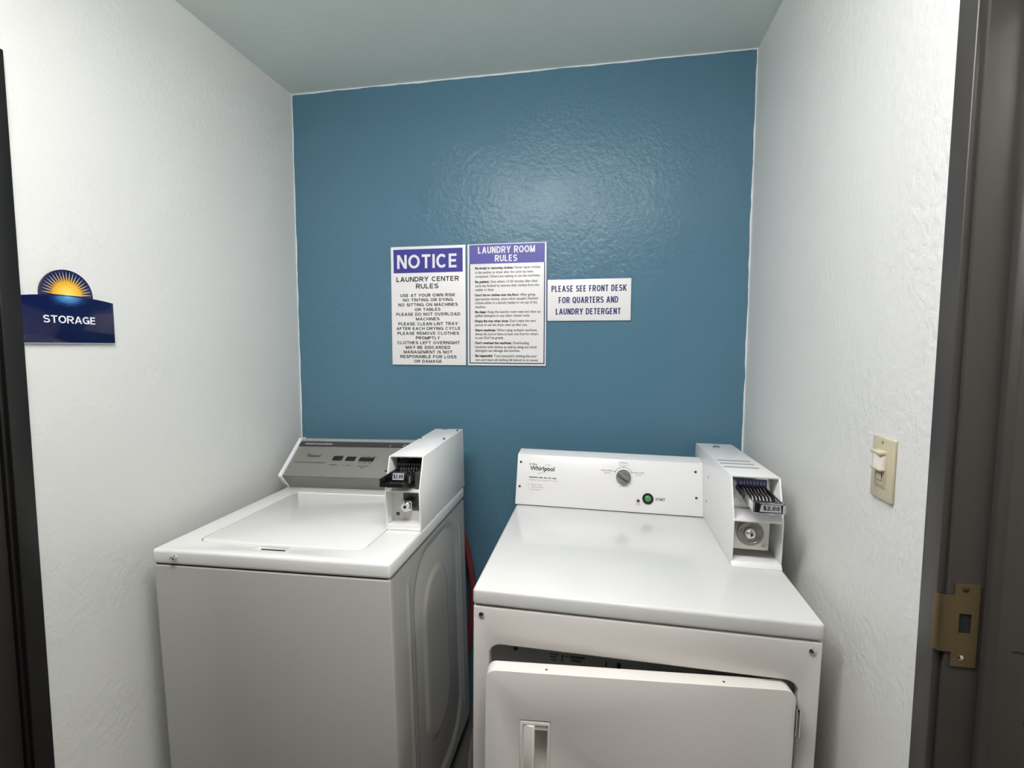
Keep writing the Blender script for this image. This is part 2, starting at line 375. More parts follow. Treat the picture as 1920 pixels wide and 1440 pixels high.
# ------------------------------------------------------------------ right door frame with its strike plate
CT, CW = 0.012, 0.040                     # casing thickness and width
def door_frame(name, xw, s, y0, y1, m):
    """xw wall face, s = +1 when the wall body lies at +X; doorway from y0 to y1"""
    def bx(xa, xb, *r, **k):
        a, b = xw + s*xa, xw + s*xb; return box(min(a, b), max(a, b), *r, **k)
    root = struct(name, join(bx(-0.0012, T, y1-0.0002, y1+0.012, 0, DH, bev=0.0005), bx(-0.0012, T, y0-0.012, y0+0.0002, 0, DH, bev=0.0005), bx(0.0, T, y0, y1, DH-0.012, DH, bev=0.0008)), m)
    casing = join(*[bx(-CT, 0.0005, ya, yb, 0, DH+CW, bev=0.0022, seg=3) for ya, yb in ((y1+0.0066, y1+0.0066+CW), (y0-0.0066-CW, y0-0.0066))],
                  bx(-CT, 0.0005, y0-0.0066, y1+0.0066, DH+0.006, DH+CW, bev=0.0022, seg=3))
    obj('casing', casing, m, root)
    d0, d1 = 0.044, T
    stop = join(*[prism([(xw+s*d0, ya), (xw+s*d0, ya+q*0.012), (xw+s*(d0+0.006), ya+q*0.021), (xw+s*d1, ya+q*0.021), (xw+s*d1, ya)], 2, 0, DH-0.012, bev=0.0012) for ya, q in ((y1, -1), (y0, 1))],
                bx(d0, d1, y0+0.02, y1-0.02, DH-0.033, DH-0.012, bev=0.001))
    obj('door_stop', stop, m, root)
    return root
fr = door_frame('door_1', XR, 1, JR0, JR1, M['frame'])
pl = join(box(0.509, 0.5165, JR1-0.0022, JR1-0.0002, 1.0106, 1.135), box(0.532, 0.5415, JR1-0.0022, JR1-0.0002, 1.0106, 1.135),
          box(0.5163, 0.5322, JR1-0.0022, JR1-0.0002, 1.091, 1.135), box(0.5163, 0.5322, JR1-0.0022, JR1-0.0002, 1.0106, 1.0615),
          prism([(0.5095, JR1-0.0002), (0.5095, JR1-0.0022), (0.496, JR1-0.0024), (0.4918, JR1-0.001), (0.4893, JR1+0.003), (0.4884, JR1+0.008), (0.4900, JR1+0.0082), (0.4912, JR1+0.0035), (0.4935, JR1+0.0005), (0.497, JR1-0.0004)], 2, 1.032, 1.117))
sp_ = obj('strike_plate', pl, M['brass'], fr); sp_['label'] = 'brass strike plate with a square latch hole'
obj('latch_hole', box(0.5165, 0.532, JR1-0.0006, JR1-0.0001, 1.0615, 1.091), M['dark_gap'], sp_)
for z, mm in ((1.1285, M['brass_dark']), (1.0235, M['chrome'])):
    s_ = xf(join(lathe([(0.0046, 0), (0.0046, 0.0006), (0.003, 0.0016), (0, 0.0018)], 20)), facing((0.5224, JR1-0.0021, z), (0, -1, 0)))
    obj('screw', s_, mm, sp_)
# an old gouge in the stop's paint
def polyline_strip(pts, w, frame, h=0.0003):
    b = []
    for (a0, b0), (a1, b1) in zip(pts, pts[1:]):
        d = Vector((a1-a0, b1-b0)); n = Vector((-d.y, d.x)).normalized()*w/2
        bm = bmesh.new(); q = [(a0+n.x, b0+n.y), (a0-n.x, b0-n.y), (a1-n.x, b1-n.y), (a1+n.x, b1+n.y)]
        lo = [bm.verts.new((x, y, 0)) for x, y in q]; hi = [bm.verts.new((x, y, h)) for x, y in q]
        bm.faces.new(hi); bm.faces.new(lo[::-1])
        for i in range(4): bm.faces.new((lo[i], lo[(i+1) % 4], hi[(i+1) % 4], hi[i]))
        bmesh.ops.recalc_face_normals(bm, faces=bm.faces); b.append(bm)
    return xf(join(*b), frame)
g = polyline_strip([(0.572, 1.051), (0.580, 1.0515), (0.588, 1.049), (0.5925, 1.043), (0.593, 1.020), (0.5925, 0.990), (0.594, 0.965), (0.5935, 0.945)], 0.0018, basis((0, JR1-0.0211, 0), (1, 0, 0), (0, 0, 1)))
go = obj('paint_gouge', g, M['dark_gap'], fr, smooth=0)

fl = door_frame('door_2', XL, -1, JL0, JL1, M['frame_black'])
leaf = obj('door_leaf', box(XL-0.046, XL-0.004, JL0+0.003, JL1-0.003, 0.008, DH-0.015, bev=0.002), M['door'], fl)
ball = xf(lathe([(0.026, 0), (0.026, 0.006), (0.011, 0.01), (0.011, 0.03), (0.024, 0.04), (0.027, 0.052), (0.02, 0.062), (0, 0.064)]), facing((XL-0.004, JL0+0.07, 1.0), (1, 0, 0)))
obj('door_knob', ball, M['brass'], leaf)

# ------------------------------------------------------------------ ceiling lamp (above and just behind the view)
def ceiling_lamp(x0, x1, y0, y1, m, label):
    o = empty('ceiling_light', ((x0+x1)/2, (y0+y1)/2, H)); tag(o, label, 'light')
    a, b = (x1-x0)/2, (y1-y0)/2
    obj('housing', box(-a-0.012, a+0.012, -b-0.012, b+0.012, -0.016, 0.0, bev=0.003), M['lamp_housing'], o)
    obj('diffuser', box(-a, a, -b, b, -0.088, -0.0155, bev=0.02, seg=3), m, o)
    for q in (-1, 1): obj('end_cap', box(min(q*a, q*(a+0.012)), max(q*a, q*(a+0.012)), -b-0.006, b+0.006, -0.100, -0.0155, bev=0.003), M['lamp_housing'], o)
ceiling_lamp(*LAMP, M['diffuser'], 'long wraparound ceiling light in front of the laundry alcove')
ceiling_lamp(XR+0.45, XR+0.75, 0.05, 0.65, M['side_fill_diffuser'], 'added fill light in the unseen room behind the right doorway')  # unseen fill lamp, added to lift the dryer front and left wall

# ------------------------------------------------------------------ wall signs on the blue wall
def wall_frame(x, z, y=YB): return basis((x, y, z), (1, 0, 0), (0, 0, 1))
def sign_board(name, w, h, x, z, label, th=0.006):
    o = obj(name, box(-w/2, w/2, -th, 0, -h/2, h/2, bev=0.0009), M['sign_white'], loc=(x, YB-0.0004, z))
    return tag(o, label, 'sign', 'signs on the blue wall')
SW, SH = 0.309, 0.469
n1 = sign_board('notice_sign', SW, SH, -0.6905, 1.637, 'white NOTICE laundry center rules sign, leftmost of three on the blue wall')
FA = basis((0, -0.006, 0), (1, 0, 0), (0, 0, 1))
def nmap(px, py):                        # picture fractions of the board
    L = 80 + 15*(py-128)/1222
    return ((px-L)/(853-L) - 0.5)*SW, (0.5-(py-119)/1234)*SH
u0, v1 = nmap(109, 148); u1, v0 = nmap(826, 391)
obj('header_band', xf(box(u0, u1, v0, v1, 0, 0.0005), FA), M['sign_blue'], n1, smooth=0)
def nl(s, a, b, yt, yb, bold):
    ua, vb = nmap(a, yb); ub, vt = nmap(b, yt); return (s, ua, ub, vb, vt-vb, bold)
lettering('heading', [nl('NOTICE', 150, 776, 204, 346, 0.022)], M['ink_white'], n1, basis((0, -0.0065, 0), (1, 0, 0), (0, 0, 1)))
lettering('subheading', [nl(*q, 0.021) for q in (('LAUNDRY CENTER', 140, 787, 432, 482), ('RULES', 345, 578, 505, 555))], M['ink_black'], n1, FA)
lettering('lettering', [nl(*q, 0.025) for q in (('USE AT YOUR OWN RISK', 182, 748, 608, 640), ('NO TINTING OR DYING', 208, 725, 656, 688), ('NO SITTING ON MACHINES', 160, 775, 706, 738), ('OR TABLES', 332, 598, 756, 787),
           ('PLEASE DO NOT OVERLOAD', 138, 798, 805, 837), ('MACHINES', 343, 588, 855, 886), ('PLEASE CLEAN LINT TRAY', 160, 775, 905, 937), ('AFTER EACH DRYING CYCLE', 138, 800, 955, 986),
           ('PLEASE REMOVE CLOTHES', 150, 787, 1005, 1036), ('PROMPTLY', 342, 592, 1053, 1085), ('CLOTHES LEFT OVERNIGHT', 148, 792, 1103, 1135), ('MAY BE DISCARDED', 236, 698, 1152, 1184),
           ('MANAGEMENT IS NOT', 215, 718, 1201, 1232), ('RESPONSIBLE FOR LOSS', 178, 760, 1250, 1282), ('OR DAMAGE', 322, 610, 1299, 1330))], M['ink_black'], n1, FA)

n2 = sign_board('rules_sign', SW, SH, -0.3735, 1.637, 'white laundry room rules sign with violet header, middle of three on the blue wall')
def rmap(px, py):
    L = 40 + 5*(py-38)/1321; Rr = 893 - 13*(py-38)/1321
    return ((px-L)/(Rr-L) - 0.5)*SW, (0.5-(py-38)/1321)*SH
u0, v1 = rmap(62, 47); u1, v0 = rmap(874, 251)
obj('header_band', xf(box(u0, u1, v0, v1, 0, 0.0005), FA), M['sign_violet'], n2, smooth=0)
ub0, vb0 = rmap(64, 1338); ub1, _ = rmap(867, 1338); t_ = 0.0036
obj('border', xf(join(box(ub0, ub0+t_, vb0+t_, v0, 0, 0.0005), box(ub1-t_, ub1, vb0+t_, v0, 0, 0.0005), box(ub0, ub1, vb0, vb0+t_, 0, 0.0005)), FA), M['sign_border'], n2, smooth=0)
def rl(s, a, b, yc, ch, bold):
    ua, vc = rmap(a, yc); ub, _ = rmap(b, yc); c = ch/1321*SH; return (s, ua, ub, vc-c/2, c, bold)
lettering('heading', [rl('LAUNDRY ROOM', 158, 772, 105, 72, 0.03), rl('RULES', 342, 584, 196, 70, 0.03)], M['ink_white'], n2, basis((0, -0.0065, 0), (1, 0, 0), (0, 0, 1)))
RL = [('Be timely in removing clothes:', 540, 'Never leave clothes', 828, 297), (None, 0, 'in the washer or dryer after the cycle has been', 752, 343), (None, 0, 'completed. Others are waiting to use the machines.', 825, 386),
      ('Be patient:', 280, 'Give others 15-20 minutes after their', 800, 444), (None, 0, 'cycle has finished to remove their clothes from the', 812, 487), (None, 0, 'washer or dryer.', 335, 530),
      ("Don't throw clothes onto the floor:", 600, 'After giving', 772, 588), (None, 0, "appropriate leeway, place other people's finished", 800, 630), (None, 0, 'clothes either in a laundry basket or on top of the', 792, 672), (None, 0, 'machine.', 244, 716),
      ('Be clean:', 250, 'Keep the laundry room neat and clean up', 826, 771), (None, 0, 'spilled detergent or any other messes made.', 718, 812),
      ('Empty lint tray when done:', 487, "Don't make the next", 777, 870), (None, 0, 'person to use the dryer clean up after you.', 690, 912),
      ('Share machines:', 350, 'When using multiple machines,', 793, 970), (None, 0, 'always be sure to leave at least one free for others', 803, 1012), (None, 0, "to use. Don't be greedy.", 437, 1053),
      ("Don't overload the machines:", 520, 'Overloading', 705, 1110), (None, 0, 'machines with clothes as well as using too much', 787, 1154), (None, 0, 'detergent can damage the machine.', 610, 1194),
      ('Be respectful:', 316, "Treat everyone's clothing like your", 788, 1252), (None, 0, 'own and return all clothing left behind to its owner.', 805, 1296)]
ls, bl = [], []
for bd, bx1, rg, rx1, yc in RL:
    if bd:
        ls.append(rl(bd, 127, bx1, yc, 27, 0.038)); ls.append(rl(rg, bx1+14, rx1, yc, 27, 0.010))
        ub, vb = rmap(106, yc); bl.append(box(ub-0.0008, ub+0.0008, vb-0.001, vb+0.0008, 0, 0.0004))
    else: ls.append(rl(rg, 127, rx1, yc, 27, 0.010))
lettering('lettering', ls, M['ink_black'], n2, FA, extra=bl)

n3 = sign_board('quarters_sign', 0.309, 0.1545, -0.0593, 1.652, 'small white sign about quarters and detergent, rightmost of three on the blue wall')
def qmap(px, py): return ((px-905)/898 - 0.5)*0.309, (0.5-(py-421)/450)*0.1545
def ql(s, a, b, yt, yb):
    ua, vb = qmap(a, yb); ub, vt = qmap(b, yt); return (s, ua, ub, vb, vt-vb, 0.032)
lettering('lettering', [ql('PLEASE SEE FRONT DESK', 948, 1757, 487, 556), ql('FOR QUARTERS AND', 1028, 1670, 611, 680), ql('LAUNDRY DETERGENT', 997, 1700, 736, 804)], M['ink_navy'], n3, FA)

# ------------------------------------------------------------------ storage plaque on the left wall
SC, ST = 0.9855, 1.597                    # sun centre along Y and Z
pq = []
N = 24
for i in range(N+1):
    y = -0.11 + 0.22*i/N; pq.append((y, -0.0008 - 0.0092*(abs(y)/0.11)**2.2))
pq = [(0.11, -0.1125), (-0.11, -0.1125)] + pq
plq = obj('storage_plaque', prism(pq, 0, 0.0, 0.007, bev=0.0006), M['plaque_navy'], loc=(XL+0.0004, SC, ST))
tag(plq, 'navy STORAGE plaque with a rising sun on the white left wall', 'sign')
obj('acrylic_edge', box(0.0, 0.0062, -0.1095, 0.1095, -0.1145, -0.1122, bev=0.0006), M['plaque_edge'], plq)
dome = [(0.0605*math.cos(math.pi*i/40), 0.0605*math.sin(math.pi*i/40)) for i in range(41)]
dome = [(0.0605, -0.012)] + dome + [(-0.0605, -0.012)]
dm = obj('sun_dome', prism(dome, 0, 0.0, 0.0052, bev=0.0006), M['plaque_dome'], plq)
PF = basis((0.0053, 0, 0), (0, 1, 0), (0, 0, 1))
def star(n, rt, rv, a0, a1, squash=1.0):
    bm = bmesh.new(); c = bm.verts.new((0, 0, 0)); vs = []
    for i in range(2*n+1):
        a = a0 + (a1-a0)*i/(2*n); r = rt if i % 2 else rv
        vs.append(bm.verts.new((r*math.cos(a), r*math.sin(a)*squash, 0)))
    for p, q in zip(vs, vs[1:]): bm.faces.new((c, p, q))
    return bm
sun = xf(star(21, 0.0585, 0.031, 0.02, math.pi-0.02), PF)
so = obj('sun_rays', sun, M['sun'], plq, smooth=0)
gl = xf(star(22, 0.050, 0.024, -math.pi+0.06, -0.06, 0.6), basis((0.0073, 0, -0.002), (0, 1, 0), (0, 0, 1)))
obj('blue_burst', gl, M['glow'], plq, smooth=0)
lettering('lettering', [('STORAGE', -0.0582, 0.0612, 1.5305-ST, 0.0176, 0.012)], M['ink_white'], plq, basis((0.0071, 0, 0), (0, 1, 0), (0, 0, 1)), depth=0.0008)
br = [xf(lathe([(0.0008, 0), (0.0006, 0.0004), (0, 0.0006)], 8), facing((0.007, -0.012 + 0.0075*k + dx, 1.517-ST + dz), (1, 0, 0))) for k in range(5) for dx, dz in ((0, 0), (0.0024, 0.0024), (0, -0.0024))]
obj('braille_lettering', join(*br), M['plaque_navy'], plq)

# ------------------------------------------------------------------ motion-sensor switch on the right wall
swz, swy = 1.2598, 0.9913
sw = empty('light_switch', (XR, swy, swz)); tag(sw, 'ivory motion-sensor light switch on the white right wall', 'light switch')
SF = basis((0, 0, 0), (0, -1, 0), (0, 0, 1))
obj('wall_plate', xf(box(-0.035, 0.035, -0.0572, 0.0572, 0.0, 0.0062, bev=0.0028, seg=3), SF), M['ivory'], sw)
body = obj('sensor_body', xf(join(box(-0.0165, 0.0165, -0.0335, 0.0335, 0.005, 0.0085, bev=0.0012), box(-0.0165, 0.0165, 0.026, 0.0325, 0.007, 0.019, bev=0.002), box(-0.0165, 0.0165, -0.003, 0.002, 0.007, 0.018, bev=0.002)), SF), M['ivory'], sw)
lens = [(-0.0155, 0.007)] + [(-0.0155*math.cos(math.pi*i/12), 0.011 + 0.0075*math.sin(math.pi*i/12)) for i in range(13)] + [(0.0155, 0.007)]
lb = bmesh.new(); A = [lb.verts.new((u, 0.0015, h)) for u, h in lens]; B = [lb.verts.new((u, 0.0265, h)) for u, h in lens]
for i in range(len(lens)-1): lb.faces.new((A[i], A[i+1], B[i+1], B[i]))
lb.faces.new(A); lb.faces.new(B); bmesh.ops.recalc_face_normals(lb, faces=lb.faces)
obj('sensor_lens', xf(lb, SF), M['lens'], sw)
def ring(u0, u1, v0, v1, w, z0, z1): return [box(u0, u1, v0, v0+w, z0, z1), box(u0, u1, v1-w, v1, z0, z1), box(u0, u0+w, v0+w, v1-w, z0, z1), box(u1-w, u1, v0+w, v1-w, z0, z1)]
bt = obj('push_button', xf(join(box(-0.0075, 0.0075, -0.021, -0.0085, 0.008, 0.0098, bev=0.0008)), SF), M['ivory'], sw)
obj('button_groove', xf(join(*ring(-0.0085, 0.0085, -0.022, -0.0075, 0.0007, 0.0082, 0.0088), *ring(-0.0145, 0.0145, -0.0305, -0.0045, 0.0007, 0.0082, 0.0088)), SF), M['ivory_dark'], sw)
for v in (0.0475, -0.0475):
    obj('screw', xf(lathe([(0.0026, 0), (0.0026, 0.0006), (0.0016, 0.0012), (0, 0.0014)], 16), SF @ Matrix.Translation((0, v, 0.006))), M['ivory_dark' if v > 0 else 'ivory'], sw)

# ------------------------------------------------------------------ shared coin box
def pan_screw(r, h, origin, n, slot=True):
    b = lathe([(r, 0), (r*0.95, h*0.45), (r*0.6, h*0.9), (0, h)], 18)
    return xf(b, facing(origin, n))
def coin_box(parent, x0, x1, prof, z0, yback, label):
    """prof: (y_bottom, y_shelf, z_shelf, y_top, z_top, z_back); a folded steel housing with two open compartments"""
    yb_, ys, zs, yt, zt, zbk = prof; t = 0.0042
    side = [(yb_, z0), (ys, zs), (yt, zt), (yback, zbk), (yback, z0)]
    def zt_at(y): return zt + (zbk-zt)*(y-yt)/(yback-yt)
    top = [(yt, zt), (yback, zbk), (yback, zbk-t), (yt+0.0015, zt-t)]
    parts = [prism(side, 0, x0, x0+t, bev=0.0008), prism(side, 0, x1-t, x1, bev=0.0008), prism(top, 0, x0+t*0.5, x1-t*0.5, bev=0.0006),
             box(x0+t*0.5, x1-t*0.5, ys+0.0006, ys+0.16, zs-0.0025, zs+0.0025, bev=0.0006), box(x0+t*0.5, x1-t*0.5, yb_+0.001, yb_+0.11, z0+0.001, z0+0.013, bev=0.001),
             box(x0+t, x1-t, yback-0.004, yback, z0, zbk-t)]
    cbx = obj('coin_box', join(*parts), M['enamel_white'], parent)
    cbx['label'] = label
    obj('inner_panel', join(box(x0+t, x1-t, yb_+0.105, yb_+0.109, z0+0.012, zs), box(x0+t, x1-t, ys+0.15, ys+0.154, zs, zt-0.006)), M['enamel'], cbx, smooth=0)
    return cbx

# ------------------------------------------------------------------ washer
wx, wy, wyaw, wroll, wpit = -0.8285, 1.1133, 0.00105, -0.02207, 0.00959
wa = empty('washing_machine', (wx, wy, 0), (wpit, wroll, wyaw))
tag(wa, 'white top-loading coin washer with grey slanted console beside the left wall', 'washing machine')
ww, wd, wt = 0.3415, 0.6586, 0.9390
zl = 0.8985                                # underside of the top
# cabinet with an embossed right side
cab = bmesh.new()
def sstep(x): x = max(0, min(1, x)); return x*x*(3-2*x)
def sd_rr(y, z, y0, y1, z0, z1, r):
    qx = abs(y-(y0+y1)/2) - (y1-y0)/2 + r; qz = abs(z-(z0+z1)/2) - (z1-z0)/2 + r
    return math.hypot(max(qx, 0), max(qz, 0)) + min(max(qx, qz), 0) - r
def emboss(y, z):
    h = -0.007*sstep(0.5 - sd_rr(y, z, 0.150, 0.552, 0.10, 0.872, 0.13)/0.034)
    h += 0.007*sstep(0.5 - sd_rr(y, z, 0.222, 0.440, 0.24, 0.775, 0.11)/0.03)
    for yb_ in (0.105, 0.585):
        d = abs(y-yb_); zz = sstep((0.845-z)/0.03)*sstep((z-0.12)/0.03)
        h += 0.0035*zz*max(0, 1-(d/0.011)**2)
    return h
NY, NZ = 132, 120
def sgrid(x, f):
    g = [[cab.verts.new((x + f(wd*i/NY, 0.05+(zl-0.0025-0.05)*j/NZ), wd*i/NY, 0.05+(zl-0.0025-0.05)*j/NZ)) for j in range(NZ+1)] for i in range(NY+1)]
    for i in range(NY):
        for j in range(NZ): cab.faces.new((g[i][j], g[i+1][j], g[i+1][j+1], g[i][j+1]))
    return g
def side_h(y, z):
    e = min(y, wd-y)/0.012
    r = 0 if e >= 1 else -0.006*(1-math.sqrt(max(0, 1-(1-e)**2)))
    return emboss(y, z) + r
sgrid(ww, side_h)
bmesh.ops.recalc_face_normals(cab, faces=cab.faces)
if cab.faces[0].normal.x < 0: bmesh.ops.reverse_faces(cab, faces=cab.faces)
shell = box(-ww, ww-0.0062, 0.0, wd, 0.05, zl-0.0025, bev=0.005, seg=3)
fc = box(-ww+0.004, ww-0.0002, -0.0004, 0.006, 0.05, zl-0.0025, bev=0.0045, seg=4)
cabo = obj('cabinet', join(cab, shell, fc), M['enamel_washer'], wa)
sol = join(box(-ww+0.006, ww-0.012, 0.004, wd-0.004, zl-0.004, zl+0.002))
obj('seam', sol, M['dark_gap'], wa, smooth=0)
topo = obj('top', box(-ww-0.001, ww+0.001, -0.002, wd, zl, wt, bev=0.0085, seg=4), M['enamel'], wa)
def slot(p, q, w, z0, z1):
    d = Vector((q[0]-p[0], q[1]-p[1])); n = Vector((-d.y, d.x)).normalized()*w/2
    return prism([(p[0]+n.x, p[1]+n.y), (p[0]-n.x, p[1]-n.y), (q[0]-n.x, q[1]-n.y), (q[0]+n.x, q[1]+n.y)], 2, z0, z1)
scoop = prism([(0.018, wt+0.01), (0.058, wt+0.01), (0.058, wt-0.009), (0.046, wt-0.009)], 0, -0.062, 0.034)
well = prism(rounded_rect(-0.262, 0.240, 0.062, 0.522, 0.03), 2, wt-0.008, wt+0.01)
boolean(topo, [well], bev=0.0)
boolean(topo, [scoop], bev=0)
lid = obj('lid', prism(rounded_rect(-0.2585, 0.2365, 0.0645, 0.519, 0.028), 2, wt-0.0075, wt+0.0012, bev=0.0028, seg=3), M['enamel'], wa)
obj('lid_rim', prism(rounded_rect(-0.250, 0.2365, 0.510, 0.5225, 0.004), 2, wt-0.001, wt+0.0045, bev=0.002, seg=3), M['enamel'], lid)
obj('grip_slot', xf(box(-0.045, 0.026, 0.0, 0.0022, 0.0, 0.008), Matrix.Translation((0, 0.0435, wt-0.0105))), M['dark_gap'], lid, smooth=0)
lk = xf(lathe([(0.0088, -0.002), (0.0088, 0.006), (0.0072, 0.0105), (0.0066, 0.0105), (0.006, 0.0085), (0.0035, 0.0085), (0.0032, 0.0125), (0, 0.0128)], 24), facing((-0.27, -0.001, 0.9185), (0, -1, 0)))
obj('lid_lock', lk, M['chrome'], wa)
for sx in (-1, 1):
    for fy in (0.06, wd-0.06):
        x = sx*0.28; zb = math.sin(wroll)*x*1.0 - math.sin(wpit)*fy
        obj('foot', xf(lathe([(0.022, zb), (0.022, zb+0.012), (0.009, zb+0.016), (0.009, 0.056)], 18), Matrix.Translation((x, fy, 0))), M['black_metal'], wa)
# console
KN, KF, KT = (0.5364, 0.9928), (0.5795, 0.9394), (0.6807, 1.1086)
sdir = Vector((0, KT[0]-KN[0], KT[1]-KN[1])).normalized(); sn = Vector((1, 0, 0)).cross(sdir)
con = obj('console', prism([(KN[0]+0.003, KN[1]), (KT[0]+0.0025, KT[1]-0.003), (0.705, KT[1]-0.003), (0.715, wt), (KF[0]+0.003, wt+0.0006)], 0, -0.333, 0.2345, bev=0.0012), M['console_grey'], wa)
cap_ = obj('end_cap', prism([(KN[0]-0.003, KN[1]), (KN[0]-0.002, KN[1]+0.005), (KT[0]-0.003, KT[1]+0.003), (KT[0]+0.006, KT[1]+0.0015), (0.707, KT[1]), (0.717, wt), (KF[0]+0.012, wt+0.0004), (KF[0], wt+0.0006), (KN[0]+0.001, KN[1]-0.006)], 0, -ww-0.0005, -0.3285, bev=0.0016, seg=2), M['enamel_white'], con)
obj('cap_screw', pan_screw(0.003, 0.002, (-0.336, 0.573, 0.9475), (0, -0.78, -0.62)), M['screw_dark'], con)
KO = Vector((0, KN[0], KN[1])) + sdir*0.0 - sn*(-0.0)
KF_ = basis(Vector((0, KN[0]+0.003, KN[1])) - sn*0 + sn*0.0003, (1, 0, 0), sdir)
obj('dark_band', xf(box(-0.331, 0.2345, 0.146, 0.1665, -0.001, 0.0006), KF_), M['console_band'], con, smooth=0)
obj('top_trim', xf(box(-0.331, 0.2345, 0.170, 0.1835, -0.001, 0.0022, bev=0.0008), KF_), M['console_trim'], con)
obj('fold_line', xf(box(-0.331, 0.2345, 0.0006, 0.0022, -0.001, 0.0004), KF_), M['ink_mid'], con, smooth=0)
for a, b, c, d in ((-0.158, -0.118, 0.079, 0.099), (-0.104, -0.064, 0.0778, 0.0975), (-0.049, 0.011, 0.0772, 0.0953)):
    obj('display', xf(prism([(a, c), (b-0.002, c), (b+0.001, d), (a+0.002, d)], 2, 0.0, 0.0008), KF_), M['display'], con, smooth=0)
lettering('logo', [('Whirlpool', -0.2735, -0.214, 0.0935, 0.0115, 0.02)], M['ink_mid'], con, KF_)
obj('logo_swoosh', polyline_strip([(-0.2735, 0.1085), (-0.268, 0.1075), (-0.259, 0.1080)], 0.0018, KF_), M['ink_mid'], con, smooth=0)
obj('swoosh_arc', polyline_strip([(-0.262, 0.0885), (-0.245, 0.0900), (-0.228, 0.0985), (-0.218, 0.1075), (-0.2215, 0.1110)], 0.0009, KF_), M['ink_grey'], con, smooth=0)
sp = [(-0.309, -0.296, .0655, .0682), (-0.2945, -0.272, .0655, .0682), (-0.2705, -0.249, .0655, .0682), (-0.2475, -0.224, .0655, .0682), (-0.2225, -0.181, .0655, .0682)]
obj('model_lettering', bars(sp, KF_), M['ink_mid'], con, smooth=0)
for sp in ([(-0.159, -0.129, .0568, .0592), (-0.147, -0.141, .1012, .1034), (-0.128, -0.121, .1012, .1034)], [(-0.091, -0.0735, .0563, .0587), (-0.091, -0.086, .1004, .1026), (-0.072, -0.066, .1004, .1026)],
           [(-0.044, 0.002, .0550, .0572), (-0.030, -0.016, .0462, .049), (-0.040, -0.027, .0985, .1015), (-0.020, -0.008, .0985, .1015), (0.001, 0.017, .0985, .1015), (-0.047, -0.035, .0692, .0722), (-0.027, -0.015, .0692, .0722), (-0.005, 0.004, .0692, .0722)]):
    for lo_, hi_ in ((0, .08), (.08, 1)):
        obj('display_lettering', bars([q for q in sp if lo_ <= q[2] < hi_], KF_), M['ink_mid'], con, smooth=0)
KB_ = basis(Vector((0, KN[0]+0.003, KN[1])) + sn*0.0008, (1, 0, 0), sdir)
for sp in ([(-0.304, -0.262, .155, .1588), (-0.260, -0.222, .155, .1588), (-0.220, -0.188, .1545, .1590)], [(0.052, 0.058, .150, .1535), (0.056, 0.060, .159, .1605)], [(0.108, 0.118, .158, .161), (0.104, 0.114, .150, .153)]):
    obj('band_lettering', bars(sp, KB_), M['price'], con, smooth=0)
# coin box of the washer
wx0, wx1 = 0.2345, 0.3418
cbw = coin_box(wa, wx0, wx1, (0.2165, 0.2153, 1.0525, 0.2545, 1.1470, 1.1555), wt+0.0005, 0.670, 'white steel coin box with black coin slide')
obj('back_plate', box(wx0+0.006, wx1-0.0045, 0.300, 0.304, 1.0585, 1.1405), M['black_metal'], cbw, smooth=0)
teeth = [box(0.246+0.0083*k-0.0017, 0.246+0.0083*k+0.0017, 0.294, 0.3005, 1.1075, 1.1155, bev=0.0008) for k in range(9)] + [box(0.246+0.0083*k-0.0017, 0.246+0.0083*k+0.0017, 0.290, 0.3005, 1.0965, 1.1045, bev=0.0008) for k in range(9)]
obj('coin_teeth', join(*teeth), M['price'], cbw)
for x in (0.252, 0.281, 0.312): obj('rivet', xf(lathe([(0.002, 0), (0.0015, 0.0012), (0, 0.0015)], 12), facing((x, 0.3, 1.130), (0, -1, 0))), M['chrome'], cbw)
# slide: a black tray with rails, grooved bed, price block and front lip
ax0, ax1 = 0.2475, 0.3165
sl = join(box(ax0, ax1, 0.158, 0.300, 1.0825, 1.0865, bev=0.001), box(ax0, ax0+0.006, 0.158, 0.300, 1.0835, 1.1055, bev=0.0012), box(ax0, ax1, 0.1565, 0.1615, 1.0815, 1.0925, bev=0.0012),
          box(ax0+0.004, ax1, 0.205, 0.300, 1.0845, 1.0975, bev=0.001), box(ax1-0.001, ax1+0.004, 0.185, 0.300, 1.0835, 1.1035, bev=0.001))
sl_o = obj('coin_slide', sl, M['black_metal'], cbw)
obj('slide_grooves', join(*[box(ax0+0.020+0.006*k, ax0+0.0225+0.006*k, 0.166, 0.196, 1.0864, 1.0878, bev=0.0004) for k in range(8)]), M['grey_metal'], cbw)
obj('slide_coin_slots', join(*[xf(lathe([(0.0034, 0), (0.0028, 0.0012), (0.002, 0.0014), (0, 0.0006)], 12), Matrix.Translation((0.262+0.0135*(k % 4), 0.228+0.022*(k//4), 1.0973))) for k in range(12)]), M['grey_metal'], cbw)
obj('price_block', prism([(0.190, 1.0865), (0.1992, 1.1145), (0.206, 1.1145), (0.2115, 1.0865)], 0, 0.268, 0.3095, bev=0.001), M['black_metal'], cbw)
pt = Vector((0, 0.0085, 0.026)).normalized()
PFw = basis((0.2875, 0.1900-0.0004, 1.0885), (1, 0, 0), pt)
obj('price_tag', xf(box(-0.0165, 0.0165, 0.0055, 0.0245, 0, 0.0008), PFw), M['price'], cbw, smooth=0)
lettering('price_lettering', [('$2.00', -0.0145, 0.0145, 0.0095, 0.0112, 0.035)], M['ink_black'], cbw, PFw @ Matrix.Translation((0, 0, 0.0009)))
obj('slide_guide', box(ax1+0.004, wx1-0.0045, 0.232, 0.300, 1.0555, 1.1035, bev=0.001), M['grey_metal'], cbw)
obj('guide_strip', box(ax1+0.0005, ax1+0.005, 0.1935, 0.197, 1.0835, 1.1035, bev=0.001), M['chrome'], cbw)
